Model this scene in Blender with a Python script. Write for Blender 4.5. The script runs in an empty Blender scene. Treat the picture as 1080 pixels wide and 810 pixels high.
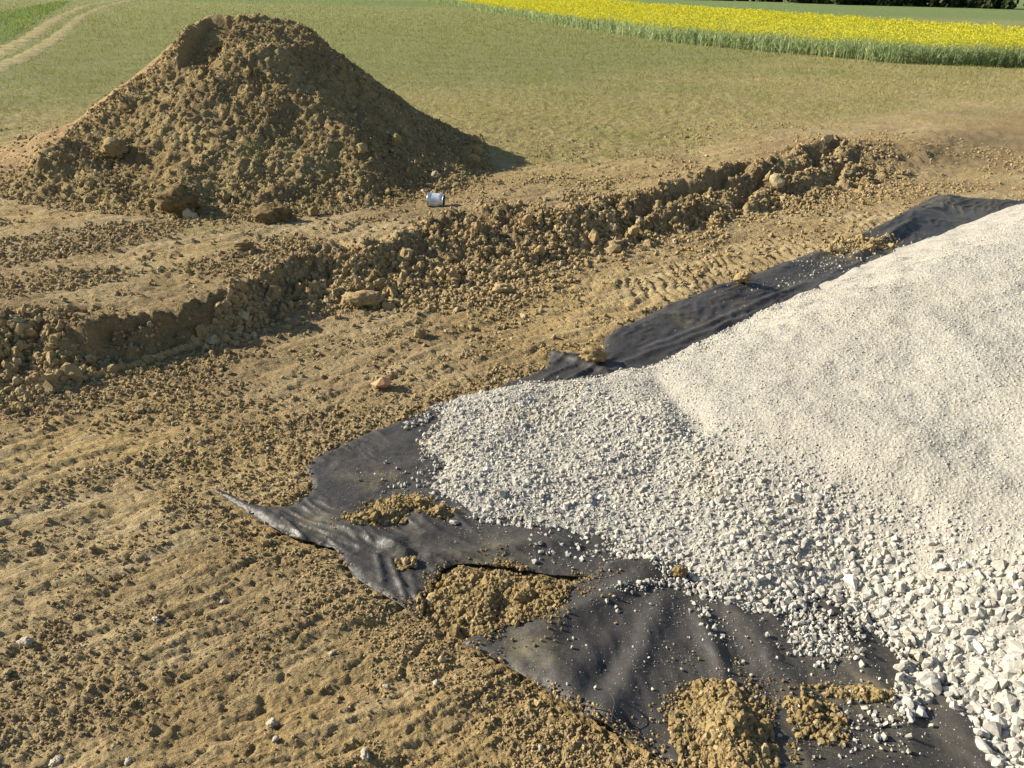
import bpy, bmesh, math
import numpy as np
from mathutils import Matrix, Vector
from mathutils.geometry import delaunay_2d_cdt

scene = bpy.context.scene
COL = scene.collection
rng = np.random.default_rng(7)

# ------------------------------------------------------------------ camera, sky, sun, exposure
PW, PH, FPX = 1080.0, 810.0, 850.0          # photograph pixels, focal length in pixels
CAM_H, PITCH, ROLL = 2.2, math.radians(26.3), math.radians(1.3)
CP = np.array([0.0, 0.0, CAM_H])
_f = np.array([0, math.cos(PITCH), -math.sin(PITCH)])
_u0 = np.array([0, math.sin(PITCH), math.cos(PITCH)])
_r0 = np.array([1.0, 0, 0])
_u = _u0 * math.cos(ROLL) - _r0 * math.sin(ROLL)
_r = _r0 * math.cos(ROLL) + _u0 * math.sin(ROLL)
cam = bpy.data.cameras.new('camera')
cam.sensor_width = 36.0
cam.lens = 36.0 * FPX / PW
cam.clip_start, cam.clip_end = 0.05, 3000.0
cam_o = bpy.data.objects.new('camera', cam)
COL.objects.link(cam_o)
cam_o.matrix_world = Matrix(((_r[0], _u[0], -_f[0], CP[0]), (_r[1], _u[1], -_f[1], CP[1]),
                             (_r[2], _u[2], -_f[2], CP[2]), (0, 0, 0, 1)))
scene.camera = cam_o

SUN_EL, SUN_FROM = math.radians(27.0), np.array([-1.0, 0.22])      # sun stands to the left, a little ahead
world = bpy.data.worlds.new('World')
scene.world = world
world.use_nodes = True
wn = world.node_tree
sky = wn.nodes.new('ShaderNodeTexSky')
sky.sky_type = 'NISHITA'
sky.sun_disc = False
sky.sun_elevation = SUN_EL
sky.sun_rotation = math.atan2(SUN_FROM[0], SUN_FROM[1])
bg = wn.nodes['Background']
wn.links.new(sky.outputs[0], bg.inputs[0])
bg.inputs[1].default_value = 0.075
sun = bpy.data.lights.new('sun', 'SUN')
sun.energy, sun.angle, sun.color = 5.0, math.radians(0.55), (1.0, 0.92, 0.78)
sun_o = bpy.data.objects.new('sun', sun)
COL.objects.link(sun_o)
_sd = Vector((SUN_FROM[0], SUN_FROM[1], 0)).normalized() * math.cos(SUN_EL) + Vector((0, 0, math.sin(SUN_EL)))
sun_o.rotation_euler = _sd.to_track_quat('Z', 'Y').to_euler()
sun_o.location = (-20, 5, 20)
vs = scene.view_settings
vs.view_transform, vs.look, vs.gamma, vs.use_curve_mapping = 'Standard', 'None', 1.0, False
vs.exposure = 0.88

# ------------------------------------------------------------------ helpers
def at(px, py, z=0.0):
    """a pixel of the photograph as a point on the level z"""
    d = _f + _r * ((px - PW / 2) / FPX) + _u * ((PH / 2 - py) / FPX)
    return CP + d * ((z - CP[2]) / d[2])

def pts(lst, z=0.0):
    return np.array([at(p[0], p[1], p[2] if len(p) > 2 else z)[:2] for p in lst])

_perm = np.random.default_rng(11).permutation(256)
_perm = np.concatenate([_perm, _perm])
_ga = np.random.default_rng(12).random(256) * 2 * np.pi
_gx, _gy = np.cos(_ga), np.sin(_ga)

def perlin(x, y, seed=0):
    x = np.asarray(x, float) + seed * 37.13
    y = np.asarray(y, float) + seed * 17.77
    xi, yi = np.floor(x).astype(np.int64), np.floor(y).astype(np.int64)
    xf, yf = x - xi, y - yi
    u = xf * xf * xf * (xf * (xf * 6 - 15) + 10)
    v = yf * yf * yf * (yf * (yf * 6 - 15) + 10)
    def g(ix, iy, dx, dy):
        h = _perm[_perm[ix & 255] + (iy & 255)]
        return _gx[h] * dx + _gy[h] * dy
    a = g(xi, yi, xf, yf); b = g(xi + 1, yi, xf - 1, yf)
    c = g(xi, yi + 1, xf, yf - 1); d = g(xi + 1, yi + 1, xf - 1, yf - 1)
    ab = a + u * (b - a)
    return 1.4 * (ab + v * ((c + u * (d - c)) - ab))

def fbm(x, y, octv=3, seed=0, gain=0.5):
    s, a = 0.0, 1.0
    for i in range(octv):
        s = s + a * perlin(x * 2 ** i, y * 2 ** i, seed + i)
        a *= gain
    return s

def sst(a, b, x):
    t = np.clip((np.asarray(x, float) - a) / (b - a), 0, 1)
    return t * t * (3 - 2 * t)

def sdf(poly, x, y):
    """signed distance to a closed polygon, positive inside"""
    x = np.asarray(x, float); y = np.asarray(y, float)
    best = np.full(x.shape, 1e9); ins = np.zeros(x.shape, bool)
    n = len(poly)
    for i in range(n):
        ax, ay = poly[i]; bx, by = poly[(i + 1) % n]
        ex, ey = bx - ax, by - ay
        t = np.clip(((x - ax) * ex + (y - ay) * ey) / (ex * ex + ey * ey + 1e-12), 0, 1)
        best = np.minimum(best, (x - ax - t * ex) ** 2 + (y - ay - t * ey) ** 2)
        if ay != by:
            c = ((ay > y) != (by > y)) & (x < ex * (y - ay) / ey + ax)
            ins ^= c
    d = np.sqrt(best)
    return np.where(ins, d, -d)

def dseg(a, b, x, y):
    e = b - a
    t = np.clip(((x - a[0]) * e[0] + (y - a[1]) * e[1]) / (e @ e + 1e-12), 0, 1)
    return np.hypot(x - a[0] - t * e[0], y - a[1] - t * e[1]), t

def smooth_poly(p, n=3):
    for _ in range(n):
        q = np.roll(p, -1, 0)
        p = np.stack([0.75 * p + 0.25 * q, 0.25 * p + 0.75 * q], 1).reshape(-1, 2)
    return p

def mesh_obj(name, verts, faces, mat=None, parent=None, smooth=True, loc=None, rnd=None, mask=None):
    verts = np.asarray(verts, float).reshape(-1, 3)
    if loc is not None:
        verts = verts - np.asarray(loc)
    me = bpy.data.meshes.new(name)
    faces = np.asarray(faces)
    k = faces.shape[1]
    me.vertices.add(len(verts)); me.vertices.foreach_set('co', verts.astype(np.float32).ravel())
    me.loops.add(faces.size); me.loops.foreach_set('vertex_index', faces.astype(np.int32).ravel())
    me.polygons.add(len(faces))
    me.polygons.foreach_set('loop_start', np.arange(0, faces.size, k, dtype=np.int32))
    me.polygons.foreach_set('use_smooth', np.full(len(faces), smooth))
    if rnd is not None:
        a = me.attributes.new('rnd', 'FLOAT', 'POINT'); a.data.foreach_set('value', np.asarray(rnd, np.float32))
    if mask is not None:
        a = me.attributes.new('mask', 'FLOAT_COLOR', 'POINT')
        m = np.ones((len(verts), 4), np.float32); m[:, :mask.shape[1]] = mask
        a.data.foreach_set('color', m.ravel())
    me.update(calc_edges=True)
    me.validate()
    if mat: me.materials.append(mat)
    return link(name, me, parent, loc)

def link(name, me, parent=None, loc=None):
    o = bpy.data.objects.new(name, me); COL.objects.link(o)
    if loc is not None: o.location = loc
    if parent:
        o.parent = parent
        if loc is not None: o.location = Vector(loc) - parent.location
    return o

def tag(o, label=None, cat=None, group=None, kind=None):
    if label: o['label'] = label
    if cat: o['category'] = cat
    if group: o['group'] = group
    if kind: o['kind'] = kind
    return o

def rots(n, tilt=math.pi):
    """random rotation matrices"""
    a, b, c = rng.uniform(0, 2 * np.pi, n), rng.uniform(-tilt, tilt, n), rng.uniform(-tilt, tilt, n)
    ca, sa, cb, sb, cc, sc = np.cos(a), np.sin(a), np.cos(b), np.sin(b), np.cos(c), np.sin(c)
    z, o = np.zeros(n), np.ones(n)
    A = np.stack([ca, -sa, z, sa, ca, z, z, z, o], 1).reshape(n, 3, 3)
    B = np.stack([cb, z, sb, z, o, z, -sb, z, cb], 1).reshape(n, 3, 3)
    C = np.stack([o, z, z, z, cc, -sc, z, sc, cc], 1).reshape(n, 3, 3)
    return A @ B @ C

def joined(name, variants, pos, scale, mat, parent=None, smooth=False, loc=None, tilt=math.pi):
    """many small pieces as one mesh; variants = [(verts, tris)]"""
    n = len(pos)
    R = rots(n, tilt); pick = rng.integers(0, len(variants), n); rv = rng.random(n)
    scale = np.asarray(scale, float)
    if scale.ndim == 1: scale = np.repeat(scale[:, None], 3, 1)
    V, F, Q, off = [], [], [], 0
    for k, (bv, bf) in enumerate(variants):
        ix = np.where(pick == k)[0]
        if not len(ix): continue
        v = np.einsum('nij,nkj->nki', R[ix], bv[None] * scale[ix][:, None, :]) + pos[ix][:, None, :]
        f = bf[None] + (np.arange(len(ix)) * len(bv))[:, None, None] + off
        V.append(v.reshape(-1, 3)); F.append(f.reshape(-1, bf.shape[1])); Q.append(np.repeat(rv[ix], len(bv)))
        off += len(ix) * len(bv)
    return mesh_obj(name, np.concatenate(V), np.concatenate(F), mat, parent, smooth, loc, np.concatenate(Q))

def singles(name, variants_me, pos, scale, parent, tilt=math.pi):
    """the same pieces as single objects that share their meshes"""
    R = rots(len(pos), tilt)
    out = []
    for i, p in enumerate(pos):
        o = bpy.data.objects.new(name, variants_me[i % len(variants_me)]); COL.objects.link(o)
        s = np.asarray(scale[i], float) * np.ones(3)
        m = Matrix.Translation(Vector(p) - (parent.location if parent else Vector())) @ Matrix(R[i].tolist()).to_4x4() @ Matrix.Diagonal((*s, 1))
        if parent: o.parent = parent
        o.matrix_basis = m
        out.append(o)
    return out

def scatter(name, protos, pos, scale, parent=None, loc=None):
    """countless small pieces: copies of the meshes of a few single pieces set on points"""
    n_ = len(pos); loc = np.zeros(3) if loc is None else np.asarray(loc, float)
    me = bpy.data.meshes.new(name); me.vertices.add(n_)
    me.vertices.foreach_set('co', (np.asarray(pos) - loc).astype(np.float32).ravel())
    a = me.attributes.new('turn', 'FLOAT_VECTOR', 'POINT'); a.data.foreach_set('vector', rng.uniform(-math.pi, math.pi, n_ * 3).astype(np.float32))
    a = me.attributes.new('size', 'FLOAT', 'POINT'); a.data.foreach_set('value', np.asarray(scale, np.float32))
    a = me.attributes.new('pick', 'INT', 'POINT'); a.data.foreach_set('value', rng.integers(0, len(protos), n_).astype(np.int32))
    o = link(name, me, parent, tuple(loc))
    g = bpy.data.node_groups.new(name, 'GeometryNodeTree')
    g.interface.new_socket('Geometry', in_out='INPUT', socket_type='NodeSocketGeometry')
    g.interface.new_socket('Geometry', in_out='OUTPUT', socket_type='NodeSocketGeometry')
    N, L = g.nodes.new, g.links.new
    gi, go, jn = N('NodeGroupInput'), N('NodeGroupOutput'), N('GeometryNodeJoinGeometry')
    def at_(nm, tp):
        q = N('GeometryNodeInputNamedAttribute'); q.data_type = tp; q.inputs[0].default_value = nm; return q.outputs[0]
    t_, s_, k_ = at_('turn', 'FLOAT_VECTOR'), at_('size', 'FLOAT'), at_('pick', 'INT')
    for i, p in enumerate(protos):
        oi = N('GeometryNodeObjectInfo'); oi.transform_space = 'ORIGINAL'; oi.inputs[0].default_value = p
        ip = N('GeometryNodeInstanceOnPoints'); cmp_ = N('FunctionNodeCompare'); cmp_.data_type = 'INT'; cmp_.operation = 'EQUAL'
        ins = [q for q in cmp_.inputs if q.type == 'INT']
        L(k_, ins[0]); ins[1].default_value = i
        L(gi.outputs[0], ip.inputs['Points']); L(cmp_.outputs[0], ip.inputs['Selection'])
        L(oi.outputs['Geometry'], ip.inputs['Instance']); L(t_, ip.inputs['Rotation']); L(s_, ip.inputs['Scale'])
        L(ip.outputs[0], jn.inputs[0])
    L(jn.outputs[0], go.inputs[0])
    m = o.modifiers.new('scatter', 'NODES'); m.node_group = g
    return o

def bm_arrays(bm):
    bmesh.ops.triangulate(bm, faces=bm.faces)
    bm.verts.ensure_lookup_table()
    v = np.array([x.co[:] for x in bm.verts]); f = np.array([[q.index for q in p.verts] for p in bm.faces])
    bm.free()
    return v, f

def rock_shape(seed, n=13, flat=0.62):
    r = np.random.default_rng(seed)
    bm = bmesh.new()
    p = r.normal(size=(n, 3)); p /= np.linalg.norm(p, axis=1)[:, None]
    p *= r.uniform(0.75, 1.1, (n, 1)); p *= np.array([1.0, r.uniform(0.62, 0.95), r.uniform(flat - .15, flat + .15)])
    for q in p: bm.verts.new(q)
    res = bmesh.ops.convex_hull(bm, input=bm.verts)
    bmesh.ops.delete(bm, geom=[g for g in res['geom_interior'] if isinstance(g, bmesh.types.BMVert)], context='VERTS')
    bm.verts.index_update()
    return bm_arrays(bm)

def clod_shape(seed, sub=2, rough=0.3):
    r = np.random.default_rng(seed)
    bm = bmesh.new(); bmesh.ops.create_icosphere(bm, subdivisions=sub, radius=1.0)
    v, f = bm_arrays(bm)
    o = r.uniform(0, 50, 3)
    def n3(k, sd):
        return (perlin(v[:, 0] * k + o[0], v[:, 1] * k + o[1], sd) + perlin(v[:, 1] * k + o[1], v[:, 2] * k + o[2], sd + 1) + perlin(v[:, 2] * k + o[2], v[:, 0] * k + o[0], sd + 2)) * .8
    d = n3(.9, 5) + .6 * n3(2.1, 8) + (.5 * n3(4.6, 12) if sub > 2 else 0) + (.42 * n3(8.5, 15) + .3 * n3(15, 19) if sub > 3 else 0)
    v = v * (1 + rough * d + r.uniform(-.07, .07, len(v)) * (sub < 3))[:, None]
    return v * np.array([1, r.uniform(.75, 1), r.uniform(.6, .85)]), f

ROCKS = [rock_shape(100 + i, 20) for i in range(10)]
CHIPS = [rock_shape(200 + i, 11, 0.55) for i in range(8)]
CLODS = [clod_shape(300 + i, 2, .5) for i in range(8)]
CRUMBS = [clod_shape(400 + i, 2, 0.5) for i in range(6)]

STREAK = pts([(300, 650)], 0)[0] - pts([(100, 740)], 0)[0]
STREAK = STREAK / np.linalg.norm(STREAK)
STREAK_ANG = math.atan2(STREAK[1], STREAK[0])

# ------------------------------------------------------------------ materials
class NT:
    def __init__(s, name, rough=0.9, spec=0.25):
        s.m = bpy.data.materials.new(name); s.m.use_nodes = True
        s.t = s.m.node_tree; s.b = s.t.nodes['Principled BSDF']
        s.b.inputs['Roughness'].default_value = rough
        s.b.inputs['Specular IOR Level'].default_value = spec
        s.geo = s.t.nodes.new('ShaderNodeNewGeometry')
        s.tc = s.t.nodes.new('ShaderNodeTexCoord')
        s.pos = s.geo.outputs['Position']
    def put(s, sock, v):
        if hasattr(v, 'is_linked') or hasattr(v, 'links'): s.t.links.new(v, sock)
        else: sock.default_value = (*v, 1) if isinstance(v, tuple) and len(v) == 3 and sock.type == 'RGBA' else v
    def noise(s, scale, detail=3, rough=0.55, vec=None, dist=0.0):
        n = s.t.nodes.new('ShaderNodeTexNoise')
        n.inputs['Scale'].default_value = scale; n.inputs['Detail'].default_value = detail
        n.inputs['Roughness'].default_value = rough; n.inputs['Distortion'].default_value = dist
        s.t.links.new(vec or s.pos, n.inputs['Vector'])
        return n.outputs['Fac']
    def vor(s, scale, vec=None, feature='F1', out='Distance'):
        n = s.t.nodes.new('ShaderNodeTexVoronoi'); n.feature = feature
        n.inputs['Scale'].default_value = scale
        s.t.links.new(vec or s.pos, n.inputs['Vector'])
        return n.outputs[out]
    def mapv(s, scale, rot=0.0, vec=None):
        n = s.t.nodes.new('ShaderNodeMapping'); n.inputs['Scale'].default_value = scale
        n.inputs['Rotation'].default_value = (0, 0, rot)
        s.t.links.new(vec or s.pos, n.inputs['Vector'])
        return n.outputs[0]
    def ramp(s, f, a, b):
        n = s.t.nodes.new('ShaderNodeMapRange'); n.interpolation_type = 'SMOOTHSTEP'
        n.inputs['From Min'].default_value = a; n.inputs['From Max'].default_value = b
        s.t.links.new(f, n.inputs['Value'])
        return n.outputs[0]
    def mix(s, f, a, b, mode='MIX'):
        n = s.t.nodes.new('ShaderNodeMix'); n.data_type = 'RGBA'; n.blend_type = mode
        s.put(n.inputs['Factor'], f); s.put(n.inputs['A'], a); s.put(n.inputs['B'], b)
        return n.outputs['Result']
    def math(s, op, a, b=0.0):
        n = s.t.nodes.new('ShaderNodeMath'); n.operation = op
        s.put(n.inputs[0], a); s.put(n.inputs[1], b)
        return n.outputs[0]
    def attr(s, name):
        n = s.t.nodes.new('ShaderNodeAttribute'); n.attribute_name = name
        return n
    def mask(s):
        a = s.attr('mask'); n = s.t.nodes.new('ShaderNodeSeparateColor')
        s.t.links.new(a.outputs['Color'], n.inputs[0]); return n.outputs
    def rnd(s):
        o = s.t.nodes.new('ShaderNodeObjectInfo')
        return s.math('FRACT', s.math('ADD', s.attr('rnd').outputs['Fac'], o.outputs['Random']))
    def bump(s, h, strength, dist):
        n = s.t.nodes.new('ShaderNodeBump'); n.inputs['Strength'].default_value = strength
        n.inputs['Distance'].default_value = dist
        s.t.links.new(h, n.inputs['Height'])
        if s.b.inputs['Normal'].is_linked:
            s.t.links.new(s.b.inputs['Normal'].links[0].from_socket, n.inputs['Normal'])
        s.t.links.new(n.outputs[0], s.b.inputs['Normal'])
    def col(s, c):
        s.put(s.b.inputs['Base Color'], c); return s.m

SOIL_A, SOIL_B, SOIL_C = (0.43, 0.325, 0.165), (0.32, 0.232, 0.112), (0.46, 0.325, 0.135)
def soil_color(n, dark=None):
    c = n.mix(n.ramp(n.noise(1.3, 4), .38, .66), SOIL_A, SOIL_B)
    c = n.mix(n.math('MULTIPLY', n.ramp(n.noise(0.55, 3, vec=n.mapv((1, 1, 1), 1.0)), .45, .68), .75), c, SOIL_C)
    c = n.mix(n.math('MULTIPLY', n.ramp(n.noise(38, 4, .7), .5, .75), .45), c, (0.17, 0.12, 0.055))
    c = n.mix(n.math('MULTIPLY', n.ramp(n.noise(75, 2, .6), .62, .74), .5), c, (0.5, 0.41, 0.26))
    return c

n = NT('ground_soil_and_stubble', 0.92, 0.2)
mk = n.mask()
c = soil_color(n)
sm = n.t.nodes.new('ShaderNodeMapping'); sm.vector_type = 'TEXTURE'
sm.inputs['Rotation'].default_value = (0, 0, STREAK_ANG); sm.inputs['Scale'].default_value = (1 / .9, 1 / 6.5, 1)
n.t.links.new(n.pos, sm.inputs['Vector'])
smear = n.ramp(n.noise(1.0, 5, .6, vec=sm.outputs[0], dist=.4), .48, .66)
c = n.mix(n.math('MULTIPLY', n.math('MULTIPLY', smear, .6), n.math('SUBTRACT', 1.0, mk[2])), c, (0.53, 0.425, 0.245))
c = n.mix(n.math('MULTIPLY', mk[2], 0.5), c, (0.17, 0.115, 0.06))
st = n.mix(n.ramp(n.noise(11, 5, .8), .40, .62), (0.29, 0.245, 0.095), (0.50, 0.405, 0.19))
st = n.mix(n.math('MULTIPLY', n.ramp(n.noise(.45, 3), .42, .66), .6), st, (0.30, 0.28, 0.095))
gr = n.mix(n.ramp(n.noise(5, 4, .7), .35, .7), (0.13, 0.185, 0.06), (0.215, 0.26, 0.09))
c = n.mix(mk[0], c, st)
c = n.mix(mk[1], c, gr)
mp = n.t.nodes.new('ShaderNodeMapping'); mp.vector_type = 'TEXTURE'
mp.inputs['Rotation'].default_value = (0, 0, STREAK_ANG); mp.inputs['Scale'].default_value = (1 / 7, 1 / 48, 1 / 7)
n.t.links.new(n.pos, mp.inputs['Vector'])
n.bump(n.noise(1.0, 4, .62, vec=mp.outputs[0], dist=.5), 1.0, 0.034)
pl = n.t.nodes.new('ShaderNodeMapping'); pl.vector_type = 'TEXTURE'
pl.inputs['Rotation'].default_value = (0, 0, STREAK_ANG + .12); pl.inputs['Scale'].default_value = (1 / 10, 1 / 34, 1 / 10)
wob = n.t.nodes.new('ShaderNodeVectorMath'); wob.operation = 'ADD'
wn_ = n.t.nodes.new('ShaderNodeTexNoise'); wn_.inputs['Scale'].default_value = 9; wn_.inputs['Detail'].default_value = 4
sc_ = n.t.nodes.new('ShaderNodeVectorMath'); sc_.operation = 'SCALE'; sc_.inputs['Scale'].default_value = .12
n.t.links.new(n.pos, wn_.inputs['Vector']); n.t.links.new(wn_.outputs['Color'], sc_.inputs[0])
n.t.links.new(n.pos, wob.inputs[0]); n.t.links.new(sc_.outputs[0], wob.inputs[1]); n.t.links.new(wob.outputs[0], pl.inputs['Vector'])
edge = n.ramp(n.vor(1.0, pl.outputs[0], 'DISTANCE_TO_EDGE'), 0.0, 0.10)
plate = n.math('ADD', n.math('MULTIPLY', edge, .5), n.math('MULTIPLY', n.vor(1.0, pl.outputs[0], 'F1', 'Color'), .9))
n.bump(n.math('MULTIPLY', plate, n.ramp(n.noise(1.6, 3), .40, .56)), 0.9, 0.012)
n.bump(n.noise(60, 5, .75), 0.8, 0.02)
n.bump(n.noise(190, 3, .6), 0.5, 0.005)
n.bump(n.math('MULTIPLY', n.noise(10, 5, .8), mk[0]), 0.9, 0.09)
M_GROUND = n.col(c)

n = NT('mound_soil', 0.95, 0.15)
c = n.mix(n.ramp(n.noise(1.6, 4), .36, .64), (0.34, 0.255, 0.118), (0.24, 0.175, 0.08))
c = n.mix(n.math('MULTIPLY', n.mask()[0], .7), c, (0.37, 0.245, 0.12))
c = n.mix(n.math('MULTIPLY', n.ramp(n.noise(30, 4, .7), .5, .72), .5), c, (0.13, 0.09, 0.04))
c = n.mix(n.math('MULTIPLY', n.ramp(n.noise(42, 2, .6), .63, .72), .6), c, (0.46, 0.38, 0.24))
n.bump(n.noise(24, 5, .7), 0.8, 0.05)
M_MOUND = n.col(c)

def clod_mat(name, a, b, cc):
    n = NT(name, 0.95, 0.15)
    r = n.rnd()
    c = n.mix(r, a, b)
    c = n.mix(n.ramp(r, .86, .95), c, cc)
    c = n.mix(n.math('MULTIPLY', n.ramp(n.noise(150, 4, .7), .48, .72), .5), c, (0.15, 0.105, 0.05))
    n.bump(n.noise(70, 4, .7), 0.8, 0.012)
    return n.col(c)
M_CLOD = clod_mat('dry_clay_clod', (0.40, 0.30, 0.15), (0.275, 0.202, 0.098), (0.46, 0.365, 0.21))
M_MCLOD = clod_mat('mound_clod', (0.345, 0.262, 0.125), (0.235, 0.175, 0.08), (0.46, 0.38, 0.23))
M_YCLOD = clod_mat('yellow_clay_clod', (0.325, 0.238, 0.11), (0.225, 0.163, 0.073), (0.42, 0.33, 0.18))

n = NT('fibrous_earth', .95, .1)
c = n.mix(n.ramp(n.noise(14, 4, .7), .4, .65), (0.30, 0.22, 0.105), (0.19, 0.14, 0.065))
n.bump(n.noise(22, 5, .75), 1.0, .06)
M_SOD = n.col(c)

def stone_mat(name, a, b, cc):
    n = NT(name, 0.85, 0.25)
    r = n.rnd()
    c = n.mix(r, a, b)
    c = n.mix(n.ramp(r, .9, .97), c, cc)
    c = n.mix(n.math('MULTIPLY', n.ramp(n.noise(28, 4, .6), .45, .75), .35), c, (0.24, 0.225, 0.195))
    c = n.mix(n.math('MULTIPLY', n.ramp(n.noise(1.7, 4, .6), .45, .68), .40), c, (0.36, 0.33, 0.285))
    c = n.mix(n.math('MULTIPLY', n.ramp(n.noise(2.6, 3, .6, vec=n.mapv((1, 1, 1), 1.0)), .56, .7), .45), c, (0.46, 0.39, 0.27))
    n.bump(n.noise(90, 3, .6), 0.4, 0.006)
    return n.col(c)
M_STONE = stone_mat('crushed_limestone', (0.475, 0.45, 0.385), (0.365, 0.345, 0.293), (0.58, 0.565, 0.505))
n = NT('gravel_fines', 0.9, 0.2)
c = n.mix(n.ramp(n.noise(55, 4, .75), .35, .7), (0.32, 0.303, 0.258), (0.46, 0.437, 0.372))
c = n.mix(n.math('MULTIPLY', n.ramp(n.noise(1.1, 3), .42, .66), .5), c, (0.40, 0.36, 0.29))
c = n.mix(n.math('MULTIPLY', n.ramp(n.noise(1.7, 4, .6), .45, .68), .45), c, (0.33, 0.305, 0.27))
c = n.mix(n.math('MULTIPLY', n.ramp(n.vor(70), .35, .6), .5), c, (0.27, 0.255, 0.22))
n.bump(n.vor(60), 0.5, 0.012)
n.bump(n.noise(130, 3, .7), 0.6, 0.008)
M_FINES = n.col(c)

n = NT('black_woven_geotextile', 0.5, 0.3)
c = n.mix(n.ramp(n.noise(2.2, 4, .6), .35, .7), (0.040, 0.037, 0.034), (0.060, 0.055, 0.049))
dust = n.math('MULTIPLY', n.ramp(n.noise(3.4, 5, .65, dist=.6), .55, .78), .22)
c = n.mix(dust, c, (0.30, 0.26, 0.17))
c = n.mix(n.math('MULTIPLY', n.ramp(n.noise(150, 2, .6), .64, .75), .5), c, (0.42, 0.39, 0.33))
c = n.mix(n.math('MULTIPLY', n.mask()[0], n.ramp(n.noise(11, 5, .7), .38, .66)), c, (0.20, 0.17, 0.095))
n.put(n.b.inputs['Roughness'], n.math('ADD', n.math('MULTIPLY', n.noise(5, 3), .3), .36))
n.bump(n.noise(14, 4, .6), 0.35, 0.015)
n.bump(n.noise(260, 2, .5, vec=n.mapv((1, .35, 1), .6)), 0.25, 0.003)
M_SHEET = n.col(c)

def blade_mat(name, a, b, cc, pa=.8, thru=.4):
    n = NT(name, 0.75, 0.3)
    r = n.attr('rnd').outputs['Fac']
    c = n.mix(r, a, b)
    c = n.mix(n.ramp(r, pa, pa + .1), c, cc)
    tr = n.t.nodes.new('ShaderNodeBsdfTranslucent'); mx = n.t.nodes.new('ShaderNodeMixShader')
    n.t.links.new(c, tr.inputs[0]); mx.inputs[0].default_value = thru
    n.t.links.new(n.b.outputs[0], mx.inputs[1]); n.t.links.new(tr.outputs[0], mx.inputs[2])
    n.t.links.new(mx.outputs[0], n.t.nodes['Material Output'].inputs[0])
    return n.col(c)
M_BLADE = blade_mat('stubble_grass', (0.22, 0.235, 0.065), (0.54, 0.45, 0.19), (0.52, 0.42, 0.20), .72)
M_GREEN = blade_mat('fresh_grass', (0.12, 0.20, 0.04), (0.20, 0.28, 0.06), (0.28, 0.31, 0.09))
M_RSTEM = blade_mat('rape_stem', (0.27, 0.35, 0.17), (0.37, 0.44, 0.22), (0.50, 0.53, 0.25), .8, .55)
M_RFLOW = blade_mat('rape_flower', (0.60, 0.53, 0.02), (0.68, 0.62, 0.04), (0.42, 0.46, 0.06))
M_LEAF = blade_mat('tree_leaf', (0.035, 0.055, 0.02), (0.065, 0.085, 0.03), (0.10, 0.10, 0.04))
n = NT('bark', 0.95, 0.1)
n.bump(n.noise(12, 4, .7, vec=n.mapv((4, 4, 1))), .6, .03)
M_BARK = n.col(n.mix(n.noise(6, 3, .6), (0.06, 0.045, 0.035), (0.13, 0.10, 0.08)))

# ------------------------------------------------------------------ lie of the land
FZ = 0.20                                      # the field lies this much above the scraped ground
bank_top = pts([(-400, 395), (-150, 362), (0, 343), (55, 338), (95, 362), (150, 352), (205, 332), (270, 298), (330, 270), (400, 262), (450, 244), (520, 230),
                (600, 231), (650, 215), (700, 203), (760, 188), (830, 171), (860, 158), (960, 152), (1010, 132), (1100, 100), (1400, 60)], FZ)
bank_foot = pts([(-400, 470), (-150, 428), (0, 413), (75, 404), (150, 382), (250, 350), (340, 322), (420, 312), (540, 298), (620, 272), (690, 252),
                 (760, 236), (840, 217), (900, 200), (975, 190), (1100, 182), (1400, 165)], 0)
grass_line = pts([(-300, 190), (0, 150), (60, 140), (300, 150), (540, 172), (620, 178), (700, 158), (850, 132), (1080, 112), (1400, 80)], FZ)

SHEET_A = smooth_poly(pts([(475, 424), (438, 437), (380, 460), (320, 485), (328, 502), (330, 518), (306, 535), (274, 535), (225, 514), (228, 518), (255, 537),
               (285, 557), (305, 568), (322, 573), (350, 578), (360, 590), (367, 603), (376, 613), (394, 625), (420, 640), (447, 660), (444, 636), (458, 622),
               (470, 596), (520, 600), (600, 612), (690, 612), (760, 560), (760, 470), (600, 430)]), 2)
SHEET_B = smooth_poly(pts([(483, 682), (520, 672), (560, 650), (600, 626), (640, 599), (690, 594), (800, 560), (1000, 600), (1150, 700), (1220, 900), (1000, 1000),
               (800, 930), (745, 850), (702, 808), (652, 783), (602, 757), (570, 731), (532, 707), (505, 693)]), 2)
SHEET_C = smooth_poly(pts([(520, 409), (560, 396), (582, 388), (575, 371), (600, 375), (636, 377), (637, 358), (690, 331), (760, 303), (850, 271), (900, 252), (940, 236),
               (985, 206), (1030, 209), (1085, 213), (1200, 222), (1200, 270), (1000, 262), (850, 335), (690, 412), (600, 425), (530, 425)]), 2)
TOE = smooth_poly(pts([(452, 428), (500, 412), (560, 406), (630, 398), (690, 388), (760, 350), (850, 308), (920, 276), (1000, 238), (1080, 222), (1230, 200)], 0.02), 0)
TOE = np.concatenate([TOE, np.array([[7.5, 7.5], [7.5, 1.0], [3.2, 0.9]]),
      pts([(1110, 900), (1062, 835), (1046, 806), (1018, 762), (994, 726), (980, 722), (966, 752), (950, 766), (944, 742), (956, 704), (945, 688), (905, 656), (873, 630), (846, 640), (800, 652), (755, 640),
           (705, 618), (680, 596), (630, 572), (590, 562), (545, 553), (505, 548), (470, 537), (455, 522), (466, 500), (478, 486), (445, 474), (437, 464), (456, 452), (472, 436)], 0.02)])
TOE = smooth_poly(TOE, 2)

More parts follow.
